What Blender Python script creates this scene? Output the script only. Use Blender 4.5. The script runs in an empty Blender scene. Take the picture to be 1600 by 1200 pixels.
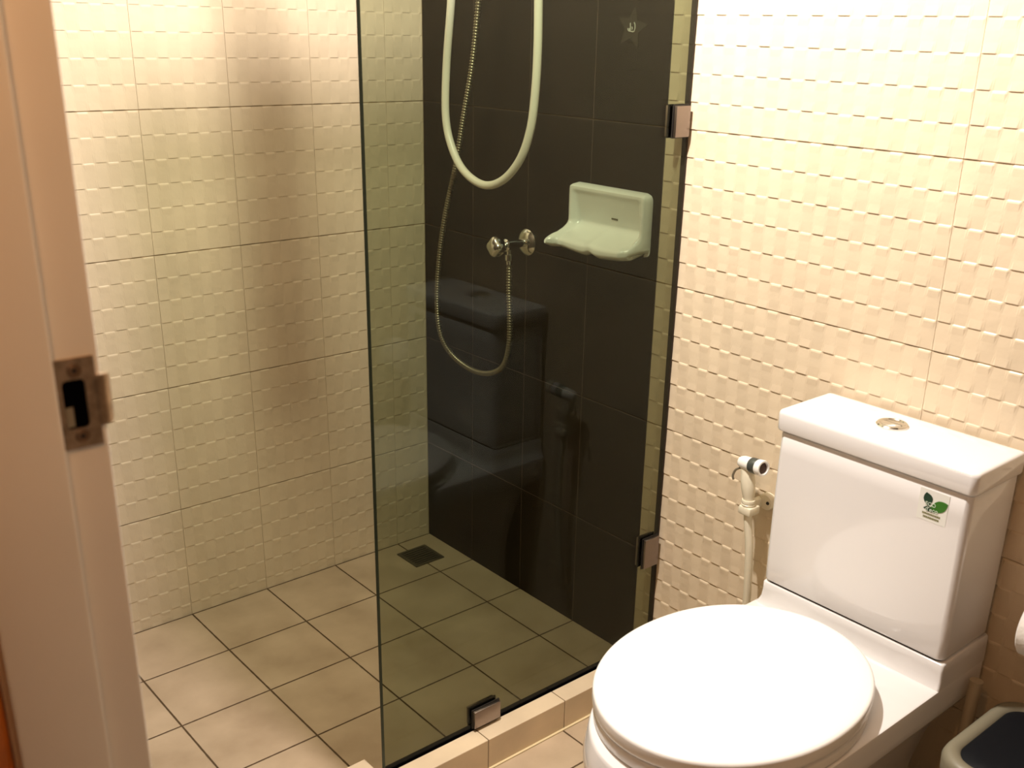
import bpy, bmesh, math, random
from mathutils import Vector, Matrix

S = bpy.context.scene
COL = S.collection
random.seed(7)
PI = math.pi

# ------------------------------------------------------------------ camera
cam_data = bpy.data.cameras.new('camera')
cam = bpy.data.objects.new('camera', cam_data)
COL.objects.link(cam)
S.camera = cam
Rv = Vector((-0.7619212, 0.64736706, 0.01979813)).normalized()
Fv = Vector((-0.61064804, -0.70784618, -0.35505316)).normalized()
Uv = Rv.cross(Fv).normalized()
m = Matrix((Rv, Uv, -Fv)).transposed().to_4x4()
m.translation = Vector((1.54887, 2.19643, 1.35157))
cam.matrix_world = m
cam_data.sensor_fit = 'HORIZONTAL'
cam_data.sensor_width = 36.0
cam_data.lens = 1632.18 / 1600 * 36
cam_data.shift_x = -17.39 / 1600
cam_data.shift_y = 64.66 / 1600
cam_data.clip_start = 0.02
cam_data.clip_end = 50
cam_data.dof.use_dof = True
cam_data.dof.focus_distance = 2.3
cam_data.dof.aperture_fstop = 9.0

# ------------------------------------------------------------------ world, lamps, exposure
w = bpy.data.worlds.new('world')
S.world = w
w.use_nodes = True
bg = w.node_tree.nodes['Background']
bg.inputs[0].default_value = (1.0, 0.62, 0.36, 1)
bg.inputs[1].default_value = 0.02

def lamp(name, loc, energy, radius, color):
    l = bpy.data.lights.new(name, 'POINT')
    l.energy = energy
    l.shadow_soft_size = radius
    l.color = color
    o = bpy.data.objects.new(name, l)
    o.location = loc
    COL.objects.link(o)
    return o

LAMP = (0.69, 1.05, 2.02)
lamp('bathroom_lamp', LAMP, 130, 0.028, (1.0, 0.93, 0.865))
lamp('hallway_lamp', (1.55, 1.93, 1.80), 10.5, 0.05, (1.0, 0.47, 0.17))

S.view_settings.view_transform = 'Standard'
S.view_settings.look = 'None'
S.view_settings.exposure = 0.0
S.view_settings.gamma = 1.0
S.view_settings.use_curve_mapping = False
S.cycles.max_bounces = 12
S.cycles.transparent_max_bounces = 16
S.cycles.glossy_bounces = 6
S.cycles.caustics_reflective = True

# ------------------------------------------------------------------ materials
def new_mat(name):
    mt = bpy.data.materials.new(name)
    mt.use_nodes = True
    nt = mt.node_tree
    return mt, nt, nt.nodes['Principled BSDF']

def mat(name, col, rough=0.4, metal=0.0, coat=0.0, noise=None, bump=None, spec=0.5, detail=4):
    """noise=(scale, amount) varies the colour; bump=(scale, strength)"""
    mt, nt, b = new_mat(name)
    b.inputs['Base Color'].default_value = (*col, 1)
    b.inputs['Roughness'].default_value = rough
    b.inputs['Metallic'].default_value = metal
    b.inputs['Specular IOR Level'].default_value = spec
    if coat:
        b.inputs['Coat Weight'].default_value = coat
        b.inputs['Coat Roughness'].default_value = 0.05
    tc = nt.nodes.new('ShaderNodeTexCoord')
    if noise:
        n = nt.nodes.new('ShaderNodeTexNoise')
        n.inputs['Scale'].default_value = noise[0]
        n.inputs['Detail'].default_value = detail
        nt.links.new(tc.outputs['Object'], n.inputs['Vector'])
        r = nt.nodes.new('ShaderNodeValToRGB')
        r.color_ramp.elements[0].position = 0.3
        r.color_ramp.elements[1].position = 0.7
        a = noise[1]
        r.color_ramp.elements[0].color = (*[max(0, c * (1 - a)) for c in col], 1)
        r.color_ramp.elements[1].color = (*[min(1, c * (1 + a)) for c in col], 1)
        nt.links.new(n.outputs['Fac'], r.inputs['Fac'])
        nt.links.new(r.outputs['Color'], b.inputs['Base Color'])
    if bump:
        n2 = nt.nodes.new('ShaderNodeTexNoise')
        n2.inputs['Scale'].default_value = bump[0]
        n2.inputs['Detail'].default_value = 3
        nt.links.new(tc.outputs['Object'], n2.inputs['Vector'])
        bp = nt.nodes.new('ShaderNodeBump')
        bp.inputs['Strength'].default_value = bump[1]
        bp.inputs['Distance'].default_value = 0.01
        nt.links.new(n2.outputs['Fac'], bp.inputs['Height'])
        nt.links.new(bp.outputs['Normal'], b.inputs['Normal'])
    return mt

TILE = mat('cream_wave_tile', (0.69, 0.57, 0.405), 0.34, noise=(9, 0.05), bump=(60, 0.06))
GROUT = mat('wall_grout', (0.30, 0.22, 0.12), 0.9, noise=(12, 0.55))
GROUTB = mat('pale_wall_grout', (0.46, 0.37, 0.24), 0.9, noise=(12, 0.3))
DULL = mat('brown_room_paint', (0.05, 0.03, 0.016), 0.8)
DARK = mat('dark_brown_tile', (0.010, 0.0048, 0.0026), 0.28, noise=(14, 0.25), spec=0.10)
DGROUT = mat('dark_grout', (0.085, 0.055, 0.038), 0.85, noise=(15, 0.3))
PAINT = mat('white_paint', (0.80, 0.76, 0.70), 0.45, noise=(5, 0.04), bump=(25, 0.05))
CEIL = mat('ceiling_paint', (0.16, 0.13, 0.10), 0.9)
HALLWALL = mat('hall_wall_paint', (0.55, 0.40, 0.24), 0.8)
WOOD = mat('orange_wood', (0.62, 0.19, 0.03), 0.45, noise=(30, 0.2))
CERAMIC = mat('white_ceramic', (0.80, 0.78, 0.76), 0.10, coat=0.4, spec=0.5)
PLASTIC = mat('white_seat_plastic', (0.88, 0.86, 0.82), 0.22)
SOAPC = mat('soap_dish_ceramic', (0.88, 0.89, 0.84), 0.18, coat=0.3)
CHROME = mat('chrome', (0.75, 0.74, 0.70), 0.14, 1.0)
BRUSHED = mat('satin_clamp_metal', (0.30, 0.25, 0.23), 0.32, 1.0)
BRASSY = mat('tarnished_strike_metal', (0.50, 0.36, 0.24), 0.38, 1.0, noise=(120, 0.25))
DARKSCREW = mat('dark_brass_screw', (0.28, 0.17, 0.10), 0.35, 1.0)
BLACK = mat('black_rubber', (0.012, 0.010, 0.008), 0.5)
VOID = mat('dark_void', (0.002, 0.002, 0.003), 0.9, spec=0.0)
BLACKLID = mat('black_lid_plastic', (0.005, 0.006, 0.008), 0.5, spec=0.15)
HOSE = mat('cream_hose_plastic', (0.90, 0.85, 0.75), 0.35)
FLEX = mat('flexible_metal_hose', (0.27, 0.23, 0.16), 0.36, 0.8)
CREAM = mat('cream_spray_plastic', (0.74, 0.68, 0.52), 0.3)
BINP = mat('shade_darkened_bin_plastic', (0.21, 0.19, 0.13), 0.45)  # darkened so the colour carries the dimness of the tank's shadow
PAPER = mat('toilet_paper', (0.86, 0.82, 0.76), 0.9, bump=(80, 0.2))
DGREEN = mat('dark_green_print', (0.004, 0.035, 0.012), 0.4)
LGREEN = mat('leaf_green_print', (0.03, 0.16, 0.004), 0.4)
PRINT = mat('pale_print', (0.62, 0.72, 0.58), 0.5)
OLIVE = mat('olive_print', (0.17, 0.17, 0.05), 0.5)
LABELM = mat('clear_label_film', (0.80, 0.80, 0.74), 0.2)
STARM = mat('star_decal_film', (0.028, 0.022, 0.014), 0.35, spec=0.2)
STARW = mat('star_decal_print', (0.50, 0.49, 0.44), 0.4)
FLOORGROUT = mat('hall_floor', (0.16, 0.03, 0.015), 0.6)

def grid_floor(name):
    """200 mm square beige stone tiles with brown grout, laid on the grid of the wall tiles"""
    mt, nt, b = new_mat(name)
    N, L = nt.nodes, nt.links
    geo = N.new('ShaderNodeNewGeometry')
    sep = N.new('ShaderNodeSeparateXYZ')
    L.new(geo.outputs['Position'], sep.inputs[0])
    def math_(op, a, c=None):
        n = N.new('ShaderNodeMath'); n.operation = op
        for i, v in enumerate((a, c)):
            if v is None: continue
            if isinstance(v, (int, float)): n.inputs[i].default_value = v
            else: L.new(v, n.inputs[i])
        return n.outputs[0]
    def line(sock, off):
        u = math_('FRACT', math_('DIVIDE', math_('ADD', sock, 10.0 - off), 0.2))
        d = math_('MINIMUM', u, math_('SUBTRACT', 1.0, u))
        return d
    dx = line(sep.outputs['X'], 0.1066)
    dy = line(sep.outputs['Y'], 0.0)
    d = math_('MINIMUM', dx, dy)
    wob = N.new('ShaderNodeTexNoise'); wob.inputs['Scale'].default_value = 60
    L.new(geo.outputs['Position'], wob.inputs['Vector'])
    d2 = math_('ADD', d, math_('MULTIPLY', math_('SUBTRACT', wob.outputs['Fac'], 0.5), 0.006))
    g = N.new('ShaderNodeMapRange')
    g.inputs['From Min'].default_value = 0.007
    g.inputs['From Max'].default_value = 0.012
    L.new(d2, g.inputs['Value'])
    n1 = N.new('ShaderNodeTexNoise'); n1.inputs['Scale'].default_value = 7; n1.inputs['Detail'].default_value = 6
    L.new(geo.outputs['Position'], n1.inputs['Vector'])
    cr = N.new('ShaderNodeValToRGB')
    cr.color_ramp.elements[0].position = 0.32; cr.color_ramp.elements[1].position = 0.68
    cr.color_ramp.elements[0].color = (0.40, 0.30, 0.195, 1)
    cr.color_ramp.elements[1].color = (0.55, 0.43, 0.295, 1)
    L.new(n1.outputs['Fac'], cr.inputs['Fac'])
    mx = N.new('ShaderNodeMix'); mx.data_type = 'RGBA'
    L.new(g.outputs[0], mx.inputs['Factor'])
    mx.inputs['A'].default_value = (0.085, 0.05, 0.02, 1)
    L.new(cr.outputs['Color'], mx.inputs['B'])
    L.new(mx.outputs['Result'], b.inputs['Base Color'])
    rr = N.new('ShaderNodeMapRange')
    rr.inputs['To Min'].default_value = 0.9; rr.inputs['To Max'].default_value = 0.42
    L.new(g.outputs[0], rr.inputs['Value']); L.new(rr.outputs[0], b.inputs['Roughness'])
    bp = N.new('ShaderNodeBump'); bp.inputs['Distance'].default_value = 0.0015; bp.inputs['Strength'].default_value = 0.8
    L.new(g.outputs[0], bp.inputs['Height'])
    L.new(bp.outputs['Normal'], b.inputs['Normal'])
    return mt
FLOORM = grid_floor('beige_floor_tile')
CURBM = mat('beige_curb_tile', (0.68, 0.55, 0.38), 0.4, noise=(9, 0.1))
CURBG = mat('curb_grout', (0.14, 0.09, 0.04), 0.9)

def glass_mat():
    mt = bpy.data.materials.new('green_tinted_glass')
    mt.use_nodes = True
    nt = mt.node_tree; nt.nodes.clear()
    out = nt.nodes.new('ShaderNodeOutputMaterial')
    tr = nt.nodes.new('ShaderNodeBsdfTransparent')
    tr.inputs['Color'].default_value = (0.715, 0.75, 0.675, 1)
    gl = nt.nodes.new('ShaderNodeBsdfGlossy'); gl.inputs['Roughness'].default_value = 0.008
    gl.inputs['Color'].default_value = (0.95, 1.0, 0.97, 1)
    lw = nt.nodes.new('ShaderNodeLayerWeight'); lw.inputs['Blend'].default_value = 0.5
    pw = nt.nodes.new('ShaderNodeMath'); pw.operation = 'POWER'; pw.inputs[1].default_value = 5.0
    nt.links.new(lw.outputs['Facing'], pw.inputs[0])
    fr = nt.nodes.new('ShaderNodeMath'); fr.operation = 'MULTIPLY_ADD'      # Schlick reflectance of one face
    fr.inputs[1].default_value = 0.90; fr.inputs[2].default_value = 0.015
    nt.links.new(pw.outputs[0], fr.inputs[0])
    mx = nt.nodes.new('ShaderNodeMixShader')
    nt.links.new(fr.outputs[0], mx.inputs[0])
    nt.links.new(tr.outputs[0], mx.inputs[1])
    nt.links.new(gl.outputs[0], mx.inputs[2])
    nt.links.new(mx.outputs[0], out.inputs['Surface'])
    return mt
GLASS = glass_mat()
GLASSEDGE = mat('dark_green_glass_edge', (0.006, 0.030, 0.014), 0.3, spec=0.15)

# ------------------------------------------------------------------ helpers
def obj(name, bm, material, parent=None, smooth=False, sharp=None):
    me = bpy.data.meshes.new(name)
    bm.normal_update()
    bm.to_mesh(me); bm.free()
    mats = material if isinstance(material, (list, tuple)) else [material]
    for x in mats: me.materials.append(x)
    if smooth:
        for p in me.polygons: p.use_smooth = True
        if sharp is not None:
            me.set_sharp_from_angle(angle=math.radians(sharp))
    o = bpy.data.objects.new(name, me)
    COL.objects.link(o)
    if parent is not None:
        o.parent = parent
        pm = parent
        loc = Vector((0, 0, 0))
        while pm is not None:
            loc += pm.location; pm = pm.parent
        o.location = -loc          # meshes are written in room coordinates
    return o

def thing(name, loc, label, cat, group=None, kind=None):
    e = bpy.data.objects.new(name, None)
    e.empty_display_size = 0.05
    e.location = loc
    COL.objects.link(e)
    if label: e['label'] = label
    if cat: e['category'] = cat
    if group: e['group'] = group
    if kind: e['kind'] = kind
    return e

def tag(o, label, cat, kind=None):
    o['label'] = label; o['category'] = cat
    if kind: o['kind'] = kind
    return o

def struct(o):
    o['kind'] = 'structure'
    return o

def box(bm, x0, x1, y0, y1, z0, z1, bevel=0.0, seg=2, mi=0):
    vs = [bm.verts.new(p) for p in ((x0,y0,z0),(x1,y0,z0),(x1,y1,z0),(x0,y1,z0),(x0,y0,z1),(x1,y0,z1),(x1,y1,z1),(x0,y1,z1))]
    fs = [bm.faces.new([vs[i] for i in f]) for f in ((3,2,1,0),(4,5,6,7),(0,1,5,4),(1,2,6,5),(2,3,7,6),(3,0,4,7))]
    for f in fs: f.material_index = mi
    if bevel:
        es = list({e for f in fs for e in f.edges})
        r = bmesh.ops.bevel(bm, geom=es, offset=bevel, segments=seg, profile=0.5, affect='EDGES')
        for f in r['faces']: f.material_index = mi
    return vs

def loft(bm, rings, cap0=True, cap1=True, closed=True, mi=0):
    vr = [[bm.verts.new(p) for p in r] for r in rings]
    n = len(vr[0])
    for a, b in zip(vr[:-1], vr[1:]):
        for i in range(n if closed else n - 1):
            j = (i + 1) % n
            f = bm.faces.new((a[i], a[j], b[j], b[i])); f.material_index = mi
    if cap0: bm.faces.new(list(reversed(vr[0]))).material_index = mi
    if cap1: bm.faces.new(vr[-1]).material_index = mi
    return vr

def rrect(x0, x1, y0, y1, z, radii, n=8):
    """rounded rectangle ring, radii for corners (x0y0, x1y0, x1y1, x0y1)"""
    if isinstance(radii, (int, float)): radii = [radii] * 4
    pts = []
    for (cx, cy, a0), r in zip((((x0), (y0), PI), (x1, y0, 1.5 * PI), (x1, y1, 0), (x0, y1, 0.5 * PI)), radii):
        sx = 1 if cx == x0 else -1
        sy = 1 if cy == y0 else -1
        for k in range(n + 1):
            a = a0 + (PI / 2) * k / n
            pts.append((cx + sx * r + r * math.cos(a), cy + sy * r + r * math.sin(a), z))
    return pts

def frame(d):
    d = d.normalized()
    up = Vector((0, 0, 1)) if abs(d.z) < 0.9 else Vector((1, 0, 0))
    a = d.cross(up).normalized(); b = a.cross(d).normalized()
    return a, b

def lathe(bm, origin, axis, prof, n=32, mi=0, cap=True):
    """prof: (distance along axis, radius)"""
    o = Vector(origin); ax = Vector(axis).normalized()
    a, b = frame(ax)
    rings = []
    for t, r in prof:
        rings.append([o + ax * t + (a * math.cos(2 * PI * k / n) - b * math.sin(2 * PI * k / n)) * max(r, 1e-5) for k in range(n)])
    loft(bm, rings, cap, cap, mi=mi)
    bmesh.ops.recalc_face_normals(bm, faces=bm.faces)

def catmull(pts, per=12):
    P = [Vector(p) for p in pts]
    P = [P[0] * 2 - P[1]] + P + [P[-1] * 2 - P[-2]]
    out = []
    for i in range(1, len(P) - 2):
        p0, p1, p2, p3 = P[i - 1:i + 3]
        for k in range(per):
            t = k / per
            out.append(0.5 * ((2 * p1) + (p2 - p0) * t + (2 * p0 - 5 * p1 + 4 * p2 - p3) * t * t + (3 * p1 - p0 - 3 * p2 + p3) * t ** 3))
    out.append(P[-2])
    return out

def resample(pts, step):
    L = [0.0]
    for a, b in zip(pts[:-1], pts[1:]): L.append(L[-1] + (b - a).length)
    n = max(2, int(L[-1] / step))
    out = []; j = 0
    for k in range(n + 1):
        s = L[-1] * k / n
        while j < len(L) - 2 and L[j + 1] < s: j += 1
        t = (s - L[j]) / max(1e-9, L[j + 1] - L[j])
        out.append(pts[j].lerp(pts[j + 1], t))
    return out

def tube(bm, pts, rad, n=14, mi=0):
    """rad: number or function(index) -> radius; parallel-transport frame"""
    pts = [Vector(p) for p in pts]
    rings = []
    d0 = (pts[1] - pts[0]).normalized()
    a, b = frame(d0)
    for i, p in enumerate(pts):
        d = (pts[min(i + 1, len(pts) - 1)] - pts[max(i - 1, 0)]).normalized()
        a = (a - d * a.dot(d)).normalized(); b = a.cross(d).normalized()
        r = rad(i) if callable(rad) else rad
        rings.append([p + (a * math.cos(2 * PI * k / n) + b * math.sin(2 * PI * k / n)) * r for k in range(n)])
    loft(bm, rings)
    bmesh.ops.recalc_face_normals(bm, faces=bm.faces)

def text_mesh(name, body, size, material, parent, origin, xdir, ydir, extrude=0.0002):
    """flat lettering lying in the plane of xdir / ydir"""
    cu = bpy.data.curves.new(name, 'FONT')
    cu.body = body; cu.size = size; cu.extrude = extrude; cu.align_x = 'CENTER'
    tmp = bpy.data.objects.new(name, cu)
    COL.objects.link(tmp)
    dg = bpy.context.evaluated_depsgraph_get()
    me = bpy.data.meshes.new_from_object(tmp.evaluated_get(dg))
    bpy.data.objects.remove(tmp)
    bm = bmesh.new(); bm.from_mesh(me)
    X = Vector(xdir).normalized(); Y = Vector(ydir).normalized(); Z = X.cross(Y)
    M = Matrix((X, Y, Z)).transposed().to_4x4(); M.translation = Vector(origin)
    bm.transform(M)
    return obj(name, bm, material, parent)

# ------------------------------------------------------------------ room shell
H = 2.40
TW, TH, X0, Z0 = 0.2, 0.3, 0.1066, 0.281     # tile width / height, first grout on the left wall, first grout row
XR, YR = 1.34, 2.46                          # inner faces of the door wall and of the far right wall

def wave_wall(bm, to3, u0, u1, first, flip, depth=0.0019, mi=0, tw=TW):
    """Relief wall tiles: each 200x300 tile carries 8 columns x 6 rows of sloping blocks; neighbouring
    columns slope opposite ways.  to3(u, v, h): wall coords to room coords."""
    g = 0.0011
    nc = round(tw / 0.025)
    cw, rh = tw / nc, TH / 6
    k0 = math.floor((u0 - first) / tw) - 1
    k1 = math.ceil((u1 - first) / tw) + 1
    r0 = math.floor((0 - Z0) / TH) - 1
    r1 = math.ceil((H - Z0) / TH) + 1
    for k in range(k0, k1):
        for c in range(nc):
            a = first + k * tw + c * cw; b = a + cw
            par = c % 2 if not flip else (c + 1) % 2
            if c == 0: a += g * 0.35
            if c == nc - 1: b -= g * 0.35
            a = max(a, u0); b = min(b, u1)
            if b - a < 0.002: continue
            for r in range(r0, r1):
                for q in range(6):
                    lo = Z0 + r * TH + q * rh; hi = lo + rh
                    if q == 0: lo += g
                    if q == 5: hi -= g
                    lo = max(lo, 0.0); hi = min(hi, H)
                    if hi - lo < 0.004: continue
                    D = depth * (0.9 + 0.2 * random.random())
                    base = 0.0010
                    if par == 0:      # foot of the block stands out
                        prof = [(lo, base + D - 0.0004), (lo + 0.0010, base + D), (lo + (hi - lo) * 0.30, base + D * 0.55), (lo + (hi - lo) * 0.62, base + D * 0.42), (hi, base)]
                    else:             # head of the block stands out, its edge rounded
                        prof = [(lo, base), (lo + (hi - lo) * 0.38, base + D * 0.42), (lo + (hi - lo) * 0.68, base + D * 0.55), (hi - 0.0042, base + D), (hi - 0.0018, base + D * 0.72), (hi, base + D * 0.1)]
                    e = min(0.0035, (b - a) * 0.25)
                    us = [(a, 0), (a + e, 0), (b - e, 0), (b, 0)]
                    rows = [[bm.verts.new(to3(u, v, h if 0 < i < 3 else base + D * 0.42)) for i, (u, du) in enumerate(us)] for v, h in prof]
                    for i in range(len(rows) - 1):
                        for j in range(3):
                            bm.faces.new((rows[i][j], rows[i][j + 1], rows[i + 1][j + 1], rows[i + 1][j])).material_index = mi
                    # sides down to the bed
                    bot = [bm.verts.new(to3(u, prof[0][0], 0)) for u, _ in us]
                    top = [bm.verts.new(to3(u, prof[-1][0], 0)) for u, _ in us]
                    for j in range(3):
                        bm.faces.new((bot[j], bot[j + 1], rows[0][j + 1], rows[0][j])).material_index = mi
                        bm.faces.new((rows[-1][j], rows[-1][j + 1], top[j + 1], top[j])).material_index = mi
                    for col in (0, 3):
                        lft = [bot[col]] + [rw[col] for rw in rows] + [top[col]]
                        bm.faces.new(lft).material_index = mi

# left wall (y = 0) and back wall (x = 0); the relief faces stand a few mm proud of the bed, so the bed sits behind
BED = -0.0032
bm = bmesh.new()
box(bm, -0.15, XR + 0.1, -0.15, BED, 0, H, mi=1)
wave_wall(bm, lambda u, v, h: (u, BED + h, v), 0.0, XR, X0, True, depth=0.0013)
bmesh.ops.recalc_face_normals(bm, faces=bm.faces)
struct(obj('wall_left', bm, [TILE, GROUT]))

bm = bmesh.new()
box(bm, -0.15, -0.0004, 0.0, 0.7995, 0, H, mi=3)
box(bm, -0.15, BED, 0.8, YR + 0.1, 0, H, mi=1)
wave_wall(bm, lambda u, v, h: (BED + h, u, v), 0.8, YR, 0.8, False, tw=0.6)
for k in range(4):                           # smooth dark tiles of the shower
    zz = [0.0] + [Z0 + TH * i for i in range(8)] + [H]
    for lo, hi in zip(zz[:-1], zz[1:]):
        box(bm, BED, 0.0, max(0.0005, k * TW) + 0.0007, (k + 1) * TW - 0.0007, lo + 0.0007, hi - 0.0007, bevel=0.0006, seg=1, mi=2)
bmesh.ops.recalc_face_normals(bm, faces=bm.faces)
struct(obj('wall_back', bm, [TILE, GROUTB, DARK, DGROUT]))

bm = bmesh.new(); box(bm, -0.15, XR + 0.1, YR, YR + 0.12, 0, H)
struct(obj('wall_right', bm, DULL))
JY = 1.536                                   # face of the door jamb
bm = bmesh.new()
box(bm, XR + 0.004, XR + 0.095, -0.02, JY - 0.022, 0, H)
box(bm, XR + 0.004, XR + 0.095, JY - 0.022, YR, 2.08, H)
box(bm, XR + 0.004, XR + 0.095, JY + 0.80, YR, 0, 2.08)
struct(obj('wall_front', bm, DULL))

bm = bmesh.new(); box(bm, -0.15, XR + 0.09, -0.15, YR + 0.12, -0.1, 0.0)
struct(obj('floor', bm, FLOORM))
bm = bmesh.new(); box(bm, -0.15, XR + 0.1, -0.15, YR + 0.12, H, H + 0.1)
struct(obj('ceiling', bm, CEIL))
bm = bmesh.new(); box(bm, XR + 0.09, 3.6, -0.4, 4.0, -0.1, -0.002)
struct(obj('floor_hall', bm, FLOORGROUT))
bm = bmesh.new(); box(bm, 3.6, 3.7, -0.4, 4.0, 0.0, H)
struct(obj('wall_hall', bm, HALLWALL))
bm = bmesh.new(); box(bm, XR + 0.1, 3.7, -0.4, 4.0, H, H + 0.1)
struct(obj('ceiling_hall', bm, CEIL))

# door frame: jamb, stop and strike plate
door = thing('door_1', (XR + 0.045, JY, 0), None, None, kind='structure')
bm = bmesh.new(); box(bm, 1.338, 1.427, JY - 0.022, JY, 0, 2.08, bevel=0.003)
obj('jamb', bm, PAINT, door, True, 30)
bm = bmesh.new(); box(bm, 1.369, 1.426, JY - 0.001, JY + 0.011, 0.012, 2.07, bevel=0.003)
obj('stop', bm, PAINT, door, True, 30)
bm = bmesh.new(); box(bm, 1.338, 1.427, JY + 0.78, JY + 0.80, 0, 2.08, bevel=0.002)
obj('jamb', bm, PAINT, door)
bm = bmesh.new(); box(bm, 1.338, 1.427, JY, JY + 0.78, 2.058, 2.08, bevel=0.002)
obj('head', bm, PAINT, door)
# strike plate with latch hole and curled lip
bm = bmesh.new()
pz0, pz1, px0, px1 = 1.0925, 1.1525, 1.3425, 1.3668
hz0, hz1, hx0, hx1 = 1.1060, 1.1385, 1.3496, 1.3640
t = 0.0016
yb, yf = JY, JY + t
def ringxz(x0, x1, z0, z1, r, y): return [(p[0], y, p[1]) for p in rrect(x0, x1, z0, z1, 0, r, 6)]
O0, O1 = ringxz(px0, px1, pz0, pz1, 0.0006, yb), ringxz(px0, px1, pz0, pz1, 0.0006, yf)
I0, I1 = ringxz(hx0, hx1, hz0, hz1, 0.0032, yb), ringxz(hx0, hx1, hz0, hz1, 0.0032, yf)
loft(bm, [O0, O1, I1, I0, O0], False, False)
bmesh.ops.remove_doubles(bm, verts=bm.verts, dist=1e-6)
lz0, lz1 = 1.105, 1.139
prof = [(px0 + 0.0005, yf), (px0 - 0.0035, yf), (px0 - 0.0065, yf - 0.0008), (px0 - 0.0085, yf - 0.0026), (px0 - 0.0103, yf - 0.0058), (px0 - 0.0118, yf - 0.0100)]
rings = []
for i, (x, y) in enumerate(prof):
    ins = 0.0 if i < 3 else (0.0006 if i == 3 else (0.0022 if i == 4 else 0.0055))
    rings.append([(x, y, lz0 + ins), (x, y, lz1 - ins), (x + 0.0004, y - t, lz1 - ins), (x + 0.0004, y - t, lz0 + ins)])
loft(bm, rings)
bmesh.ops.recalc_face_normals(bm, faces=bm.faces)
sp = obj('strike_plate', bm, BRASSY, door, True, 35)
sp['label'] = 'tarnished brass strike plate with latch hole and lip'
bm = bmesh.new(); box(bm, hx0, hx1, JY + 0.0001, JY + 0.0005, hz0, hz1)
obj('latch_hole', bm, VOID, sp)
bm = bmesh.new(); box(bm, 1.3585, 1.3635, JY + 0.0004, JY + 0.0009, 1.1072, 1.1205, bevel=0.0002)
obj('latch_cup_edge', bm, mat('grey_green_paint', (0.22, 0.20, 0.15), 0.6), sp)
for z in (1.1445, 1.1005):
    bm = bmesh.new()
    lathe(bm, (1.3553, yf - 0.0003, z), (0, 1, 0), [(0, 0.0046), (0.0006, 0.0046), (0.0006, 0.0040), (0.0010, 0.0034), (0.0011, 0.0020), (0.0008, 0.0001)], 24)
    obj('screw', bm, DARKSCREW, sp, True, 40)
    bm = bmesh.new(); box(bm, 1.3553 - 0.0013, 1.3553 + 0.0013, yf, yf + 0.00075, z - 0.0013, z + 0.0013)
    obj('screw_recess', bm, BLACK, sp)
bm = bmesh.new(); box(bm, 1.4275, 1.445, JY - 0.05, JY - 0.004, 0, 2.12, bevel=0.004)
struct(obj('trim_1', bm, WOOD))

# ------------------------------------------------------------------ shower curb
CZ = 0.0684
curb = thing('shower_curb', (0.5, 0.87, 0), 'low beige tiled curb on the floor under the glass shower screen', 'curb')
bm = bmesh.new()
box(bm, 0.001, XR, 0.8445, 0.898, 0.0, CZ - 0.001, mi=1)
ends = [0.001, 0.1003, 0.3003, 0.5003, 0.7003, 0.9003, 1.1003, XR]
for a, b in zip(ends[:-1], ends[1:]):
    box(bm, a + 0.0008, b - 0.0008, 0.8435, 0.8993, 0.001, CZ, bevel=0.0015, seg=2)
obj('curb_run', bm, [CURBM, CURBG], curb)
bm = bmesh.new()
box(bm, 0.716, XR, 0.797, 0.8425, 0.0, CZ, bevel=0.0015)
obj('entrance_sill', bm, CURBM, curb)
bm = bmesh.new(); box(bm, 0.001, XR, 0.8990, 0.904, 0.0, 0.003, bevel=0.001)
obj('caulk_line', bm, mat('pale_caulk', (0.72, 0.60, 0.36), 0.7), curb)

# ------------------------------------------------------------------ glass screen
GY0, GY1 = 0.8470, 0.8570
screen = thing('shower_screen', (0.36, 0.852, CZ), 'frameless green tinted glass shower screen standing on the curb', 'shower screen')
bm = bmesh.new()
vs = box(bm, 0.004, 0.709, GY0, GY1, CZ + 0.006, 1.865)
for f in bm.faces:
    f.normal_update()
    f.material_index = 0 if abs(f.normal.y) > 0.5 else 1
obj('glass_pane', bm, [GLASS, GLASSEDGE], screen)
bm = bmesh.new(); box(bm, 0.004, 0.709, GY0 - 0.001, GY1 + 0.001, CZ, CZ + 0.0065)
obj('bottom_seal', bm, VOID, screen)
bm = bmesh.new(); box(bm, 0.0003, 0.0042, GY0 - 0.0006, GY1 + 0.0006, CZ, 1.865)
obj('wall_seal', bm, mat('brown_silicone', (0.035, 0.026, 0.018), 0.6, spec=0.2), screen)
def clamp(x0, x1, z0, z1, dz=0.0):
    bm = bmesh.new()
    box(bm, x0, x1, GY1, GY1 + 0.009, z0, z1, bevel=0.0012)
    box(bm, x0, x1, GY0 - 0.009, GY0, z0, z1, bevel=0.0012)
    c = obj('glass_clamp', bm, BRUSHED, screen, True, 30)
    c['label'] = 'satin metal glass clamp'
    bm = bmesh.new()
    box(bm, x0 - 0.002, x1 + 0.002, GY1, GY1 + 0.0022, z0 - 0.002, z1 + 0.002)
    box(bm, x0 - 0.002, x1 + 0.002, GY0 - 0.0022, GY0, z0 - 0.002, z1 + 0.002)
    obj('gasket', bm, BLACK, c)
clamp(0.0075, 0.046, 1.169, 1.225)
clamp(0.0075, 0.050, 0.272, 0.340)
clamp(0.444, 0.508, CZ + 0.008, 0.114)
bm = bmesh.new()      # unseen block and rod, added to cast a shadow column on the left wall
box(bm, 0.626, 0.649, GY0 - 0.012, GY0, 1.72, 1.880, bevel=0.003)
box(bm, 0.626, 0.649, GY1, GY1 + 0.012, 1.72, 1.880, bevel=0.003)
box(bm, 0.626, 0.649, GY0 - 0.012, GY1 + 0.012, 1.8655, 1.880, bevel=0.003)
tube(bm, [(0.637, 0.004, 1.873), (0.637, 0.845, 1.873)], 0.006, 14)
obj('shadow_casting_bar', bm, BRUSHED, screen, True, 30)

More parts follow.
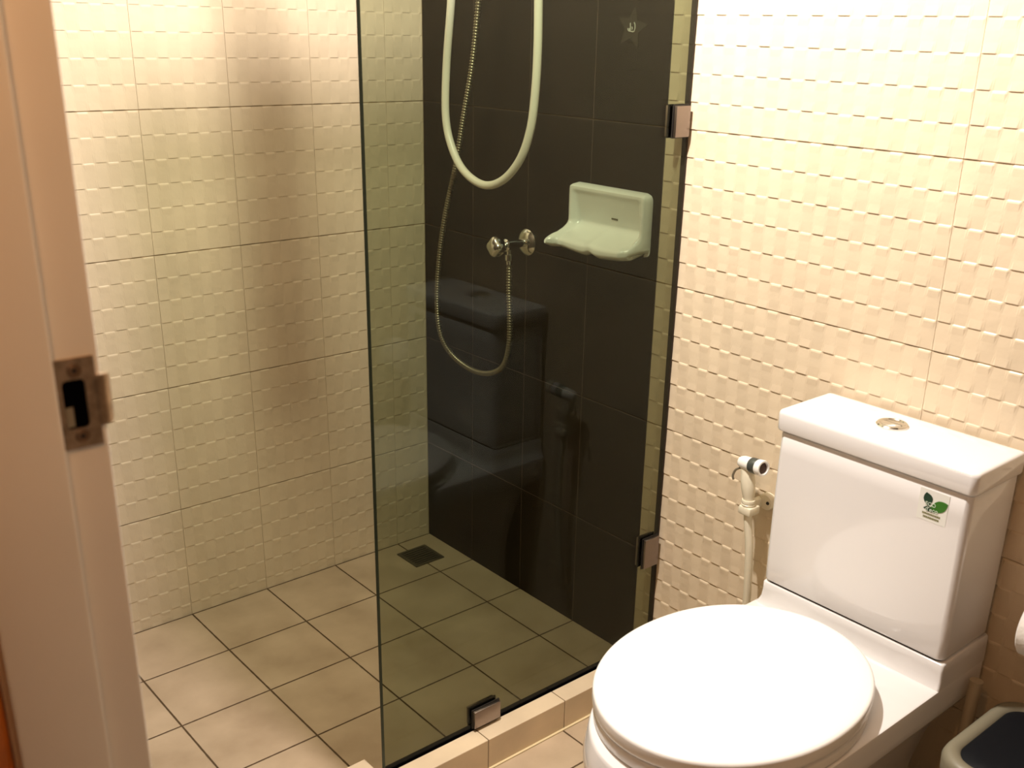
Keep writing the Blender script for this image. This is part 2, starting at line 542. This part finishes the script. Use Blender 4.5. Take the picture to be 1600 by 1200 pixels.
# ------------------------------------------------------------------ things on the dark shower wall
# soap dish
dish = thing('soap_dish', (0.0, 0.66, 0.98), 'white ceramic soap dish with a scooped lip fixed to the dark wall', 'soap dish')
sy0, sy1, sz0, sz1 = 0.552, 0.780, 0.926, 1.052
bm = bmesh.new()
nu, nv = 49, 37
def dish_pt(u, v):
    """u across, v bottom to top: raised rim, recessed back, scoop that rolls out into a lip"""
    y = sy0 + (sy1 - sy0) * u; z = sz0 + (sz1 - sz0) * v
    e = min(u * (sy1 - sy0), (1 - u) * (sy1 - sy0)); top = (1 - v) * (sz1 - sz0)
    def ss(a, b, t):
        t = max(0, min(1, (t - a) / (b - a))); return t * t * (3 - 2 * t)
    inside = ss(0.012, 0.024, e) * ss(0.012, 0.022, top)
    x = 0.021 * ss(-0.001, 0.006, e) * ss(-0.001, 0.006, top)
    hb = v * (sz1 - sz0)
    x = x * (1 - inside) + (0.0015 + 0.0145 * max(0.0, min(1.0, (hb - 0.050) / 0.055))) * inside
    # scoop: between v=0 and 50 mm the back rolls forwards
    lip = 0.062 * (1 - ss(0.008, 0.050, hb)) ** 1.25
    side = ss(0.000, 0.030, (1 - u) * (sy1 - sy0)) * (0.55 + 0.45 * ss(0.0, 0.012, u * (sy1 - sy0)))
    x += lip * side
    return (x, y, z)
grid = []
for j in range(nv):
    row = []
    for i in range(nu):
        u, v = i / (nu - 1), j / (nv - 1)
        x, y, z = dish_pt(u, v)
        c = 0.016                                      # round the outline corners
        du = min(u, 1 - u) * (sy1 - sy0); dt = (1 - v) * (sz1 - sz0); db = v * (sz1 - sz0)
        for dd, sgn in ((dt, -1), (db, 1)):
            if du < c and dd < c:
                k = c - math.sqrt(max(0, c * c - (c - dd) ** 2)) if c - dd > 0 else 0
                y += (k * (1 - du / c)) * (1 if u < 0.5 else -1)
        # the lip's front edge dips with a drain notch
        wv = (1 - v) ** 6
        z += wv * (0.010 * (1 - math.sin(PI * u)) - 0.004 + 0.006 * math.exp(-((u - 0.50) / 0.05) ** 2))
        if wv > 0.3 and u < 0.15: x += 0.012 * (1 - u / 0.15) * wv; y -= 0.012 * (1 - u / 0.15) * wv
        row.append(bm.verts.new((x, y, z)))
    grid.append(row)
for j in range(nv - 1):
    for i in range(nu - 1):
        bm.faces.new((grid[j][i], grid[j][i + 1], grid[j + 1][i + 1], grid[j + 1][i]))
# close: perimeter goes back to the wall
per = [grid[0][i] for i in range(nu)] + [grid[j][-1] for j in range(1, nv)] + [grid[-1][i] for i in range(nu - 2, -1, -1)] + [grid[j][0] for j in range(nv - 2, 0, -1)]
mid = []; back = []
for v_ in per:
    p = v_.co
    zz = p.z - 0.008 if p.z < sz0 + 0.02 else p.z
    mid.append(bm.verts.new((p.x * 0.80, p.y, zz)))
    back.append(bm.verts.new((0.0003, p.y, max(p.z, sz0 + 0.004))))
n = len(per)
for i in range(n):
    j = (i + 1) % n
    bm.faces.new((per[i], per[j], mid[j], mid[i]))
    bm.faces.new((mid[i], mid[j], back[j], back[i]))
bmesh.ops.recalc_face_normals(bm, faces=bm.faces)
obj('dish_body', bm, SOAPC, dish, True, 60)
bm = bmesh.new(); box(bm, 0.0035, 0.0062, 0.672, 0.690, 0.9875, 0.9915, bevel=0.001)
obj('drain_slot', bm, mat('soap_stain', (0.16, 0.14, 0.09), 0.8), dish)

# shower valve
valve = thing('shower_valve', (0.0, 0.405, 0.898), 'chrome shower tap with round knob and wall flange on the dark wall', 'tap')
bm = bmesh.new()
lathe(bm, (0.0003, 0.405, 0.898), (1, 0, 0), [(0, 0.030), (0.004, 0.030), (0.010, 0.024), (0.014, 0.013), (0.014, 0.010)], 36)
obj('flange', bm, CHROME, valve, True, 40)
bm = bmesh.new()
lathe(bm, (0.008, 0.405, 0.898), (1, 0, 0), [(0, 0.009), (0.030, 0.009), (0.034, 0.014), (0.058, 0.014), (0.062, 0.009), (0.084, 0.007)], 28)
obj('valve_body', bm, CHROME, valve, True, 40)
bm = bmesh.new()
rings = []
for tt, rr in [(0.076, 0.010), (0.080, 0.019), (0.090, 0.0225), (0.102, 0.021), (0.108, 0.015), (0.110, 0.001)]:
    rings.append([(tt, 0.405 + rr * (1 + 0.10 * math.cos(4 * a)) * math.cos(a), 0.898 + rr * (1 + 0.10 * math.cos(4 * a)) * math.sin(a)) for a in [2 * PI * k / 48 for k in range(48)]])
loft(bm, rings); bmesh.ops.recalc_face_normals(bm, faces=bm.faces)
obj('knob', bm, CHROME, valve, True, 50)
bm = bmesh.new()
lathe(bm, (0.055, 0.405, 0.889), (0, 0, -1), [(0, 0.006), (0.012, 0.006), (0.013, 0.0095), (0.026, 0.0095), (0.028, 0.007), (0.036, 0.006)], 20)
obj('outlet', bm, CHROME, valve, True, 40)

# ribbed metal hose of the hand shower
hp = [(0.030, 0.300, 1.74), (0.036, 0.290, 1.60), (0.040, 0.270, 1.408), (0.04, 0.248, 1.276), (0.04, 0.217, 1.164), (0.04, 0.185, 1.046), (0.04, 0.146, 0.936),
      (0.04, 0.118, 0.822), (0.04, 0.106, 0.707), (0.04, 0.118, 0.626), (0.041, 0.164, 0.583), (0.043, 0.243, 0.5635), (0.046, 0.319, 0.571),
      (0.049, 0.379, 0.604), (0.052, 0.405, 0.661), (0.054, 0.409, 0.724), (0.055, 0.406, 0.790), (0.055, 0.405, 0.850)]
pts = resample(catmull(hp, 14), 0.0016)
bm = bmesh.new(); tube(bm, pts, lambda i: 0.0070 if i % 4 < 2 else 0.0047, 12)
tag(obj('metal_shower_hose', bm, FLEX, None, True), 'thin ribbed metal hose looping down the dark wall to the tap', 'hose')
# hand shower bracket that the metal hose rises to
hs = thing('hand_shower', (0.0, 0.30, 1.80), 'chrome hand shower on a wall bracket at the top of the ribbed metal hose', 'shower head')
bm = bmesh.new(); box(bm, 0.0005, 0.028, 0.285, 0.315, 1.745, 1.785, bevel=0.004)
obj('bracket', bm, CHROME, hs, True, 30)
bm = bmesh.new(); tube(bm, resample(catmull([(0.030, 0.300, 1.735), (0.036, 0.302, 1.80), (0.05, 0.305, 1.87), (0.08, 0.31, 1.92)], 8), 0.006), 0.009, 14)
obj('handle', bm, CHROME, hs, True)
bm = bmesh.new(); lathe(bm, (0.075, 0.310, 1.93), (0.8, 0.1, -0.6), [(-0.012, 0.012), (0.0, 0.030), (0.012, 0.034), (0.016, 0.030), (0.016, 0.001)], 28)
obj('spray_head', bm, CHROME, hs, True, 40)

# thick cream hose hanging in a loop
wp = [(0.004, 0.268, 1.72), (0.05, 0.268, 1.705), (0.085, 0.266, 1.64), (0.10, 0.261, 1.53), (0.1, 0.251, 1.406), (0.1, 0.233, 1.275), (0.1, 0.2285, 1.166), (0.1, 0.251, 1.099), (0.1, 0.296, 1.051), (0.1, 0.366, 1.029),
      (0.1, 0.432, 1.046), (0.1, 0.488, 1.094), (0.1, 0.519, 1.155), (0.1, 0.532, 1.225), (0.1, 0.537, 1.31), (0.1, 0.536, 1.404), (0.10, 0.533, 1.53), (0.085, 0.530, 1.64), (0.05, 0.528, 1.705), (0.004, 0.528, 1.72)]
pts = resample(catmull(wp, 12), 0.006)
bm = bmesh.new(); tube(bm, pts, 0.0088, 18)
tag(obj('cream_hose', bm, HOSE, None, True), 'thick cream plastic hose hanging in a U loop before the dark wall', 'hose')

# star decal
sc = (0.697, 1.357)
star = thing('star_sticker', (0.0, sc[0], sc[1]), 'faint star shaped decal with pale strokes near the top of the dark wall', 'sticker')
bm = bmesh.new()
def starpts(x, R=0.041, r=0.019, rot=0.16):
    return [(x, sc[0] + (R if k % 2 == 0 else r) * math.sin(rot + PI * k / 5), sc[1] + (R if k % 2 == 0 else r) * math.cos(rot + PI * k / 5)) for k in range(10)]
loft(bm, [starpts(0.0002), starpts(0.0008)]); bmesh.ops.recalc_face_normals(bm, faces=bm.faces)
obj('star_film', bm, STARM, star)
def stroke(pts2, r=0.0011):
    bm = bmesh.new()
    P = [(0.0011, sc[0] + a, sc[1] + b) for a, b in pts2]
    tube(bm, P, r, 6)
    o = obj('pale_stroke', bm, STARW, star)
stroke([(0.0055, 0.010), (0.008, 0.006), (0.0085, 0.0), (0.0065, -0.006), (0.002, -0.0075)])
stroke([(-0.0105, -0.0005), (-0.010, -0.004), (-0.007, -0.006), (0.0, -0.0065), (0.005, -0.0065)])
stroke([(-0.0045, 0.009), (-0.004, 0.003), (-0.004, -0.005)])
stroke([(-0.007, -0.001), (-0.006, -0.0045)])
stroke([(0.0, 0.002), (0.0015, -0.001), (0.0, -0.003)])

# floor drain
drain = thing('floor_drain', (0.098, 0.098, 0), 'small square metal floor drain behind the glass in the shower corner', 'drain')
bm = bmesh.new()
box(bm, 0.052, 0.144, 0.052, 0.060, 0.0, 0.003); box(bm, 0.052, 0.144, 0.136, 0.144, 0.0, 0.003)
box(bm, 0.052, 0.060, 0.060, 0.136, 0.0, 0.003); box(bm, 0.136, 0.144, 0.060, 0.136, 0.0, 0.003)
for k in range(7):
    box(bm, 0.060, 0.136, 0.064 + k * 0.0105, 0.0685 + k * 0.0105, 0.0, 0.0026)
obj('grate', bm, mat('dull_drain_steel', (0.12, 0.10, 0.07), 0.5, 0.6), drain)
bm = bmesh.new(); box(bm, 0.060, 0.136, 0.060, 0.136, 0.0, 0.0006)
obj('drain_well', bm, BLACK, drain)

# ------------------------------------------------------------------ toilet
YC = 1.403
toilet = thing('toilet', (0.33, YC, 0), 'white close coupled toilet with closed round lid against the cream tiled wall', 'toilet')
def body_ring(z, xr, xf, hw, xc, yc=YC, rr=0.012, n=56):
    pts = []
    # start at rear left, rounded
    for k in range(7):
        a = PI + (PI / 2) * k / 6
        pts.append((xr + rr + rr * math.cos(a), yc - hw + rr + rr * math.sin(a), z))
    for k in range(1, 7):
        pts.append((xr + rr + (xc - xr - rr) * k / 7, yc - hw, z))
    for k in range(n + 1):
        a = -PI / 2 + PI * k / n
        ca, sa = math.cos(a), math.sin(a)
        e = 0.94
        pts.append((xc + (xf - xc) * (abs(ca) ** e), yc + hw * (abs(sa) ** e) * (1 if sa > 0 else -1), z))
    for k in range(1, 7):
        pts.append((xc + (xr + rr - xc) * k / 7, yc + hw, z))
    for k in range(7):
        a = PI / 2 + (PI / 2) * k / 6
        pts.append((xr + rr + rr * math.cos(a), yc + hw - rr + rr * math.sin(a), z))
    return pts
def smooth_rings(keys, n=5):
    """keys: (z, xr, xf, hw, xc) interpolated with Catmull-Rom"""
    out = []
    K = [keys[0]] + keys + [keys[-1]]
    for i in range(1, len(K) - 2):
        for s in range(n):
            t = s / n
            out.append(tuple(0.5 * (2 * b + (c - a) * t + (2 * a - 5 * b + 4 * c - d) * t * t + (3 * b - a - 3 * c + d) * t ** 3) for a, b, c, d in zip(K[i - 1], K[i], K[i + 1], K[i + 2])))
    out.append(K[-2])
    return out
XW = 0.005
bm = bmesh.new()
keys = [(0.0, 0.06, 0.560, 0.115, 0.32), (0.06, 0.06, 0.545, 0.110, 0.32), (0.16, 0.06, 0.570, 0.112, 0.34),
        (0.24, 0.05, 0.615, 0.125, 0.37), (0.30, 0.04, 0.655, 0.142, 0.39), (0.335, 0.03, 0.676, 0.160, 0.41)]
rings = [body_ring(k[0], k[1], k[2], k[3], k[4]) for k in smooth_rings(keys)]
rings += [body_ring(z, XW, xf, hw, xc) for z, xf, hw, xc in ((0.343, 0.684, 0.1765, 0.42), (0.350, 0.688, 0.179, 0.42), (0.362, 0.689, 0.1795, 0.42), (0.380, 0.684, 0.1795, 0.42),
          (0.394, 0.678, 0.1795, 0.42), (0.3988, 0.676, 0.1785, 0.42), (0.400, 0.674, 0.176, 0.42))]
loft(bm, rings)
bmesh.ops.recalc_face_normals(bm, faces=bm.faces)
obj('bowl', bm, CERAMIC, toilet, True, 50)
TY0, TY1, TX0, TX1 = 1.236, 1.577, 0.010, 0.151
bm = bmesh.new()
rad = [0.006, 0.012, 0.012, 0.006]
prad = [0.006, 0.006, 0.004, 0.006]
PY1 = 1.5815
rings = [rrect(XW, TX1 + 0.006, TY0 - 0.012, PY1, 0.397, prad), rrect(XW, TX1 + 0.002, TY0 - 0.006, PY1, 0.404, prad),
         rrect(XW, TX1, TY0 - 0.002, PY1, 0.414, prad), rrect(XW, TX1, TY0, PY1 - 0.0005, 0.430, prad),
         rrect(XW, TX1, TY0, PY1 - 0.001, 0.4425, prad), rrect(XW + 0.001, TX1 - 0.002, TY0 + 0.002, PY1 - 0.003, 0.445, prad)]
loft(bm, rings); bmesh.ops.recalc_face_normals(bm, faces=bm.faces)
obj('tank_plinth', bm, CERAMIC, toilet, True, 50)
bm = bmesh.new()
loft(bm, [rrect(TX0 + 0.004, TX1 - 0.004, TY0 + 0.005, TY1 - 0.005, 0.4445, rad), rrect(TX0 + 0.004, TX1 - 0.004, TY0 + 0.005, TY1 - 0.005, 0.4485, rad)])
bmesh.ops.recalc_face_normals(bm, faces=bm.faces)
obj('tank_gasket', bm, BLACK, toilet)
bm = bmesh.new()
def tank_ring(z, ins=0.0, s=0.0):
    return rrect(TX0 + ins, TX1 - ins - s, TY0 + ins + s * 0.6, TY1 - ins - s * 0.6, z, [0.006, 0.012, 0.012, 0.006])
rings = [tank_ring(0.448, 0.003), tank_ring(0.450, 0.0008), tank_ring(0.453, 0.0)]
for k in range(1, 8): rings.append(tank_ring(0.453 + 0.273 * k / 8, 0.0, -0.0008 * math.sin(PI * k / 8)))
rings += [tank_ring(0.7265, 0.0), tank_ring(0.7280, 0.0015)]
loft(bm, rings); bmesh.ops.recalc_face_normals(bm, faces=bm.faces)
tank = obj('tank', bm, CERAMIC, toilet, True, 50)
bm = bmesh.new()
def lid_ring(z, ins): return rrect(0.006 + ins, 0.157 - ins, 1.230 + ins, 1.582 - ins, z, [0.006, 0.011, 0.011, 0.006])
loft(bm, [lid_ring(0.7312, 0.004), lid_ring(0.7320, 0.0015), lid_ring(0.7345, 0.0005), lid_ring(0.760, 0.0), lid_ring(0.7640, 0.0010), lid_ring(0.7662, 0.0028), lid_ring(0.7672, 0.006), lid_ring(0.7674, 0.012)])
bmesh.ops.recalc_face_normals(bm, faces=bm.faces)
bm2 = bmesh.new()
loft(bm2, [tank_ring(0.7275, 0.008), tank_ring(0.7320, 0.008)]); bmesh.ops.recalc_face_normals(bm2, faces=bm2.faces)
obj('lid_gasket', bm2, BLACK, toilet)
tlid = obj('tank_lid', bm, CERAMIC, toilet, True, 50)
BX, BY = 0.072, 1.392
bm = bmesh.new()
lathe(bm, (BX, BY, 0.7665), (0, 0, 1), [(0, 0.0255), (0.003, 0.0255), (0.0052, 0.0235), (0.0055, 0.0205), (0.0030, 0.0180), (0.0028, 0.001)], 40)
fb = obj('flush_button', bm, CHROME, tlid, True, 40)
bm = bmesh.new()
for sgn in (-1, 1):
    a = [(BX + sgn * 0.0008 + sgn * 0.0165 * math.sin(PI * k / 24), BY + 0.0165 * math.cos(PI * k / 24)) for k in range(25)]
    loft(bm, [[(x, y, 0.768) for x, y in a], [(x, y, 0.7712) for x, y in a], [(BX + (x - BX) * 0.92, BY + (y - BY) * 0.92, 0.7722) for x, y in a]])
bmesh.ops.recalc_face_normals(bm, faces=bm.faces)
obj('button_halves', bm, CHROME, tlid, True, 40)

# seat and lid: egg outlines
EX, EY, EA, EB = 0.427, 1.394, 0.235, 0.187
def egg(z, ins, dx=0.0, n=96):
    pts = []
    for k in range(n):
        a = 2 * PI * k / n
        ca, sa = math.cos(a), math.sin(a)
        ax = EA - ins
        if ca < 0:   # rear is blunter
            x = EX + dx - ax * abs(ca) ** 0.92
        else:
            x = EX + dx + ax * ca
        pts.append((x, EY + (EB - ins) * sa, z))
    return pts
bm = bmesh.new()
loft(bm, [egg(0.4005, 0.010), egg(0.4012, 0.006), egg(0.4035, 0.0030), egg(0.4150, 0.0025), egg(0.4190, 0.0040), egg(0.4213, 0.009)])
bmesh.ops.recalc_face_normals(bm, faces=bm.faces)
obj('seat', bm, PLASTIC, toilet, True, 50)
bm = bmesh.new()
loft(bm, [egg(0.4240, 0.008), egg(0.4243, 0.003), egg(0.4260, 0.001), egg(0.430, 0.0005), egg(0.4430, 0.0005), egg(0.4460, 0.0015), egg(0.4478, 0.0040), egg(0.4487, 0.008), egg(0.4493, 0.025), egg(0.4496, 0.10)])
bmesh.ops.recalc_face_normals(bm, faces=bm.faces)
obj('seat_lid', bm, PLASTIC, toilet, True, 50)
for a in (-2.5, -1.0, 1.0, 2.5, 0.12, -0.12):
    bm = bmesh.new()
    x = EX + (EA - 0.03) * math.cos(a); y = EY + (EB - 0.03) * math.sin(a)
    lathe(bm, (x, y, 0.4205), (0, 0, 1), [(0, 0.008), (0.0035, 0.008)], 16)
    obj('lid_bumper', bm, PLASTIC, toilet)
for yy in (EY - 0.075, EY + 0.075):
    bm = bmesh.new()
    lathe(bm, (0.205, yy, 0.3995), (0, 0, 1), [(0, 0.013), (0.020, 0.013), (0.026, 0.010), (0.028, 0.002)], 24)
    obj('hinge', bm, PLASTIC, toilet, True, 40)

# leaf label on the tank
LX = TX1 + 0.0011
ly, lz = 1.5215, 0.6945
bm = bmesh.new(); box(bm, LX - 0.0008, LX - 0.0004, ly - 0.0245, ly + 0.0225, lz - 0.026, lz + 0.0245)
stick = obj('leaf_label', bm, LABELM, toilet)
stick['label'] = 'small square label with two green leaves'
def leaf(y0, z0, y1, z1, wl, wr, m_, nm):
    """pointed leaf between two tips, bulging wl / wr to its sides"""
    a = Vector((y0, z0)); b = Vector((y1, z1)); d = b - a; nrm = Vector((-d.y, d.x)).normalized()
    n = 16
    L = [a + d * (k / n) + nrm * wl * math.sin(PI * (k / n) ** 0.85) for k in range(n + 1)]
    R = [a + d * (k / n) - nrm * wr * math.sin(PI * (k / n) ** 0.85) for k in range(n - 1, 0, -1)]
    P = L + R
    bm = bmesh.new()
    loft(bm, [[(LX - 0.0003, ly + p.x, lz + p.y) for p in P], [(LX + 0.0001, ly + p.x, lz + p.y) for p in P]])
    bmesh.ops.recalc_face_normals(bm, faces=bm.faces)
    obj(nm, bm, m_, stick)
leaf(-0.0141, 0.0190, -0.0075, -0.003, 0.0085, 0.0062, DGREEN, 'dark_leaf')
leaf(0.0215, 0.0108, -0.006, -0.0075, 0.0090, 0.0085, LGREEN, 'light_leaf')
leaf(-0.0155, -0.0062, 0.004, -0.0092, 0.0050, 0.0022, DGREEN, 'leaf_shade')
text_mesh('lettering', 'ECO', 0.0085, PRINT, stick, (LX + 0.0004, ly - 0.0048, lz - 0.0008), (0, 1, 0), (0, 0, 1))
text_mesh('lettering', "d'eco", 0.0095, PRINT, stick, (LX + 0.0004, ly - 0.0020, lz - 0.0092), (0, 1, 0), (0, 0, 1))
bm = bmesh.new()
for row, (zz, yy0, yy1) in enumerate(((-0.0155, -0.016, 0.011), (-0.0210, -0.014, 0.011))):
    y = yy0
    while y < yy1:
        wd = random.uniform(0.0012, 0.0022)
        box(bm, LX - 0.0003, LX + 0.0001, ly + y, ly + y + wd, lz + zz, lz + zz + 0.0028)
        y += wd + 0.0008
obj('small_print', bm, OLIVE, stick)

# water supply hidden low behind the bowl
# ------------------------------------------------------------------ bidet spray
spray = thing('bidet_spray', (0.02, 1.12, 0.5), 'cream hand bidet spray with chrome nozzle hooked to the wall beside the tank', 'bidet spray')
Hb, Hm = Vector((0.045, 1.083, 0.5955)), Vector((0.055, 1.148, 0.6035))
ax = (Hm - Hb); Lh = ax.length
bm = bmesh.new()
lathe(bm, Hb, ax, [(0, 0.004), (0.004, 0.0105), (0.012, 0.0130), (0.032, 0.0135), (0.034, 0.0135)], 28)
obj('spray_head', bm, mat('white_spray_plastic', (0.88, 0.86, 0.80), 0.25), spray, True, 40)
bm = bmesh.new(); lathe(bm, Hb + ax * 0.50, ax, [(0, 0.0146), (0.016, 0.0150), (0.018, 0.0135)], 28)
obj('grip_ring', bm, mat('black_chrome_band', (0.10, 0.11, 0.10), 0.3, 0.5), spray, True, 40)
bm = bmesh.new(); lathe(bm, Hb + ax * 0.76, ax, [(0, 0.0150), (0.010, 0.0155), (0.013, 0.0145), (0.013, 0.0115), (0.006, 0.010), (0.006, 0.001)], 28)
nz = obj('nozzle', bm, PLASTIC, spray, True, 40)
bm = bmesh.new(); lathe(bm, Hb + ax * 0.76, ax, [(0.0062, 0.0112), (0.0090, 0.0108), (0.0090, 0.001)], 24)
obj('nozzle_face', bm, mat('dark_red_brown_face', (0.05, 0.018, 0.010), 0.4), nz)
bm = bmesh.new()
tube(bm, resample(catmull([(0.046, 1.099, 0.590), (0.047, 1.105, 0.575), (0.048, 1.110, 0.552), (0.048, 1.113, 0.532), (0.048, 1.114, 0.524)], 8), 0.003), lambda i: 0.0105 + 0.0032 * math.sin(min(1, i / 20) * PI), 20)
obj('handle', bm, CREAM, spray, True)
bm = bmesh.new()
tube(bm, resample(catmull([(0.050, 1.089, 0.585), (0.052, 1.080, 0.578), (0.053, 1.076, 0.566), (0.053, 1.078, 0.558)], 6), 0.002), 0.0022, 10)
obj('trigger', bm, mat('grey_trigger', (0.25, 0.22, 0.16), 0.3, 0.6), spray, True)
bm = bmesh.new()
lathe(bm, (0.048, 1.114, 0.528), (0.0, 0.02, -1), [(0, 0.0125), (0.004, 0.0135), (0.008, 0.0125), (0.009, 0.0135), (0.013, 0.0125), (0.014, 0.010)], 28)
obj('collar', bm, CREAM, spray, True, 30)
bm = bmesh.new()
lathe(bm, (0.001, 1.127, 0.517), (1, 0, 0), [(0, 0.0165), (0.010, 0.0165), (0.013, 0.0145), (0.013, 0.001)], 32)
box(bm, 0.006, 0.046, 1.108, 1.121, 0.5045, 0.5235, bevel=0.003)
box(bm, 0.030, 0.062, 1.101, 1.130, 0.4985, 0.516, bevel=0.004)
obj('wall_holder', bm, CREAM, spray, True, 35)
bm = bmesh.new(); lathe(bm, (0.0135, 1.1335, 0.517), (1, 0, 0), [(0.0002, 0.0036), (0.0018, 0.0030)], 14)
obj('screw', bm, BLACK, spray)
bm = bmesh.new()
hp = [(0.048, 1.115, 0.505), (0.048, 1.118, 0.480), (0.047, 1.126, 0.430), (0.045, 1.130, 0.360), (0.043, 1.131, 0.300), (0.041, 1.128, 0.22), (0.036, 1.122, 0.14), (0.026, 1.125, 0.10), (0.006, 1.130, 0.09)]
tube(bm, resample(catmull(hp, 10), 0.005), 0.0078, 14)
obj('hose', bm, CREAM, spray, True)

# ------------------------------------------------------------------ bin, brush, toilet roll
bn = thing('waste_bin', (0.15, 1.735, 0), 'plastic waste bin, shade put into its colour, with black lid standing right of the toilet', 'bin')
def bin_ring(z, ins, r=0.05): return rrect(0.020 + ins, 0.264 - ins, 1.634 + ins, 1.846 - ins, z, r - ins * 0.6, 10)
bm = bmesh.new()
loft(bm, [bin_ring(0.001, 0.040), bin_ring(0.006, 0.036), bin_ring(0.20, 0.020), bin_ring(0.335, 0.010), bin_ring(0.340, 0.009)])
bmesh.ops.recalc_face_normals(bm, faces=bm.faces)
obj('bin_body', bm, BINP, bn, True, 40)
bm = bmesh.new()
loft(bm, [bin_ring(0.335, 0.006), bin_ring(0.338, 0.001), bin_ring(0.360, 0.0), bin_ring(0.368, 0.003), bin_ring(0.372, 0.009), bin_ring(0.371, 0.019), bin_ring(0.366, 0.0225)], cap0=False, cap1=False)
bmesh.ops.recalc_face_normals(bm, faces=bm.faces)
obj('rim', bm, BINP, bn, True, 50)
bm = bmesh.new()
loft(bm, [bin_ring(0.350, 0.020), bin_ring(0.365, 0.0215), bin_ring(0.368, 0.026), bin_ring(0.3695, 0.05), bin_ring(0.370, 0.08)])
bmesh.ops.recalc_face_normals(bm, faces=bm.faces)
obj('bin_lid', bm, BLACKLID, bn, True, 50)

br = thing('toilet_brush', (0.075, 1.60, 0), 'shade-darkened toilet brush handle standing between the toilet and the bin', 'toilet brush')
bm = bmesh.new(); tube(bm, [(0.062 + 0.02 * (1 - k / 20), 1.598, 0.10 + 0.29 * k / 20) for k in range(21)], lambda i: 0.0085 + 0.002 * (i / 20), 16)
obj('handle', bm, mat('brush_handle_plastic', (0.42, 0.34, 0.23), 0.4), br, True, 50)  # handle colour darkened for shade, like the bin
bm = bmesh.new(); lathe(bm, (0.085, 1.592, 0.001), (0, 0, 1), [(0, 0.036), (0.004, 0.038), (0.10, 0.032), (0.118, 0.022), (0.120, 0.012)], 32)
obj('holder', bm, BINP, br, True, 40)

roll = thing('toilet_roll', (0.07, 1.69, 0.53), 'white toilet paper roll on a wall holder at the right edge', 'toilet roll')
bm = bmesh.new()
RC = (0.072, 1.662, 0.532)
lathe(bm, RC, (0, 1, 0), [(0.0, 0.020), (0.0, 0.046), (0.003, 0.050), (0.093, 0.050), (0.096, 0.046), (0.096, 0.020)], 48)
obj('paper', bm, PAPER, roll, True, 40)
bm = bmesh.new()
tube(bm, [(0.002, 1.772, 0.53), (0.06, 1.772, 0.53), (0.072, 1.766, 0.532), (0.072, 1.660, 0.532)], 0.006, 14)
lathe(bm, (0.0005, 1.772, 0.53), (1, 0, 0), [(0, 0.02), (0.006, 0.02), (0.009, 0.012)], 24)
obj('holder_arm', bm, CHROME, roll, True, 40)

# ------------------------------------------------------------------ ceiling lamp
lt = thing('ceiling_lamp', (LAMP[0], LAMP[1], H), 'white pendant lamp socket hanging from the ceiling above the shower screen', 'ceiling lamp')
bm = bmesh.new(); lathe(bm, (LAMP[0], LAMP[1], H), (0, 0, -1), [(0, 0.05), (0.015, 0.05), (0.025, 0.02)], 32)
obj('ceiling_rose', bm, PAINT, lt, True, 40)
bm = bmesh.new(); tube(bm, [(LAMP[0], LAMP[1], H - 0.02), (LAMP[0], LAMP[1], LAMP[2] + 0.09)], 0.004, 10)
obj('cord', bm, PAINT, lt, True)
bm = bmesh.new(); lathe(bm, (LAMP[0], LAMP[1], LAMP[2] + 0.10), (0, 0, -1), [(0, 0.008), (0.01, 0.018), (0.05, 0.02), (0.055, 0.012)], 28)
obj('socket', bm, PAINT, lt, True, 40)
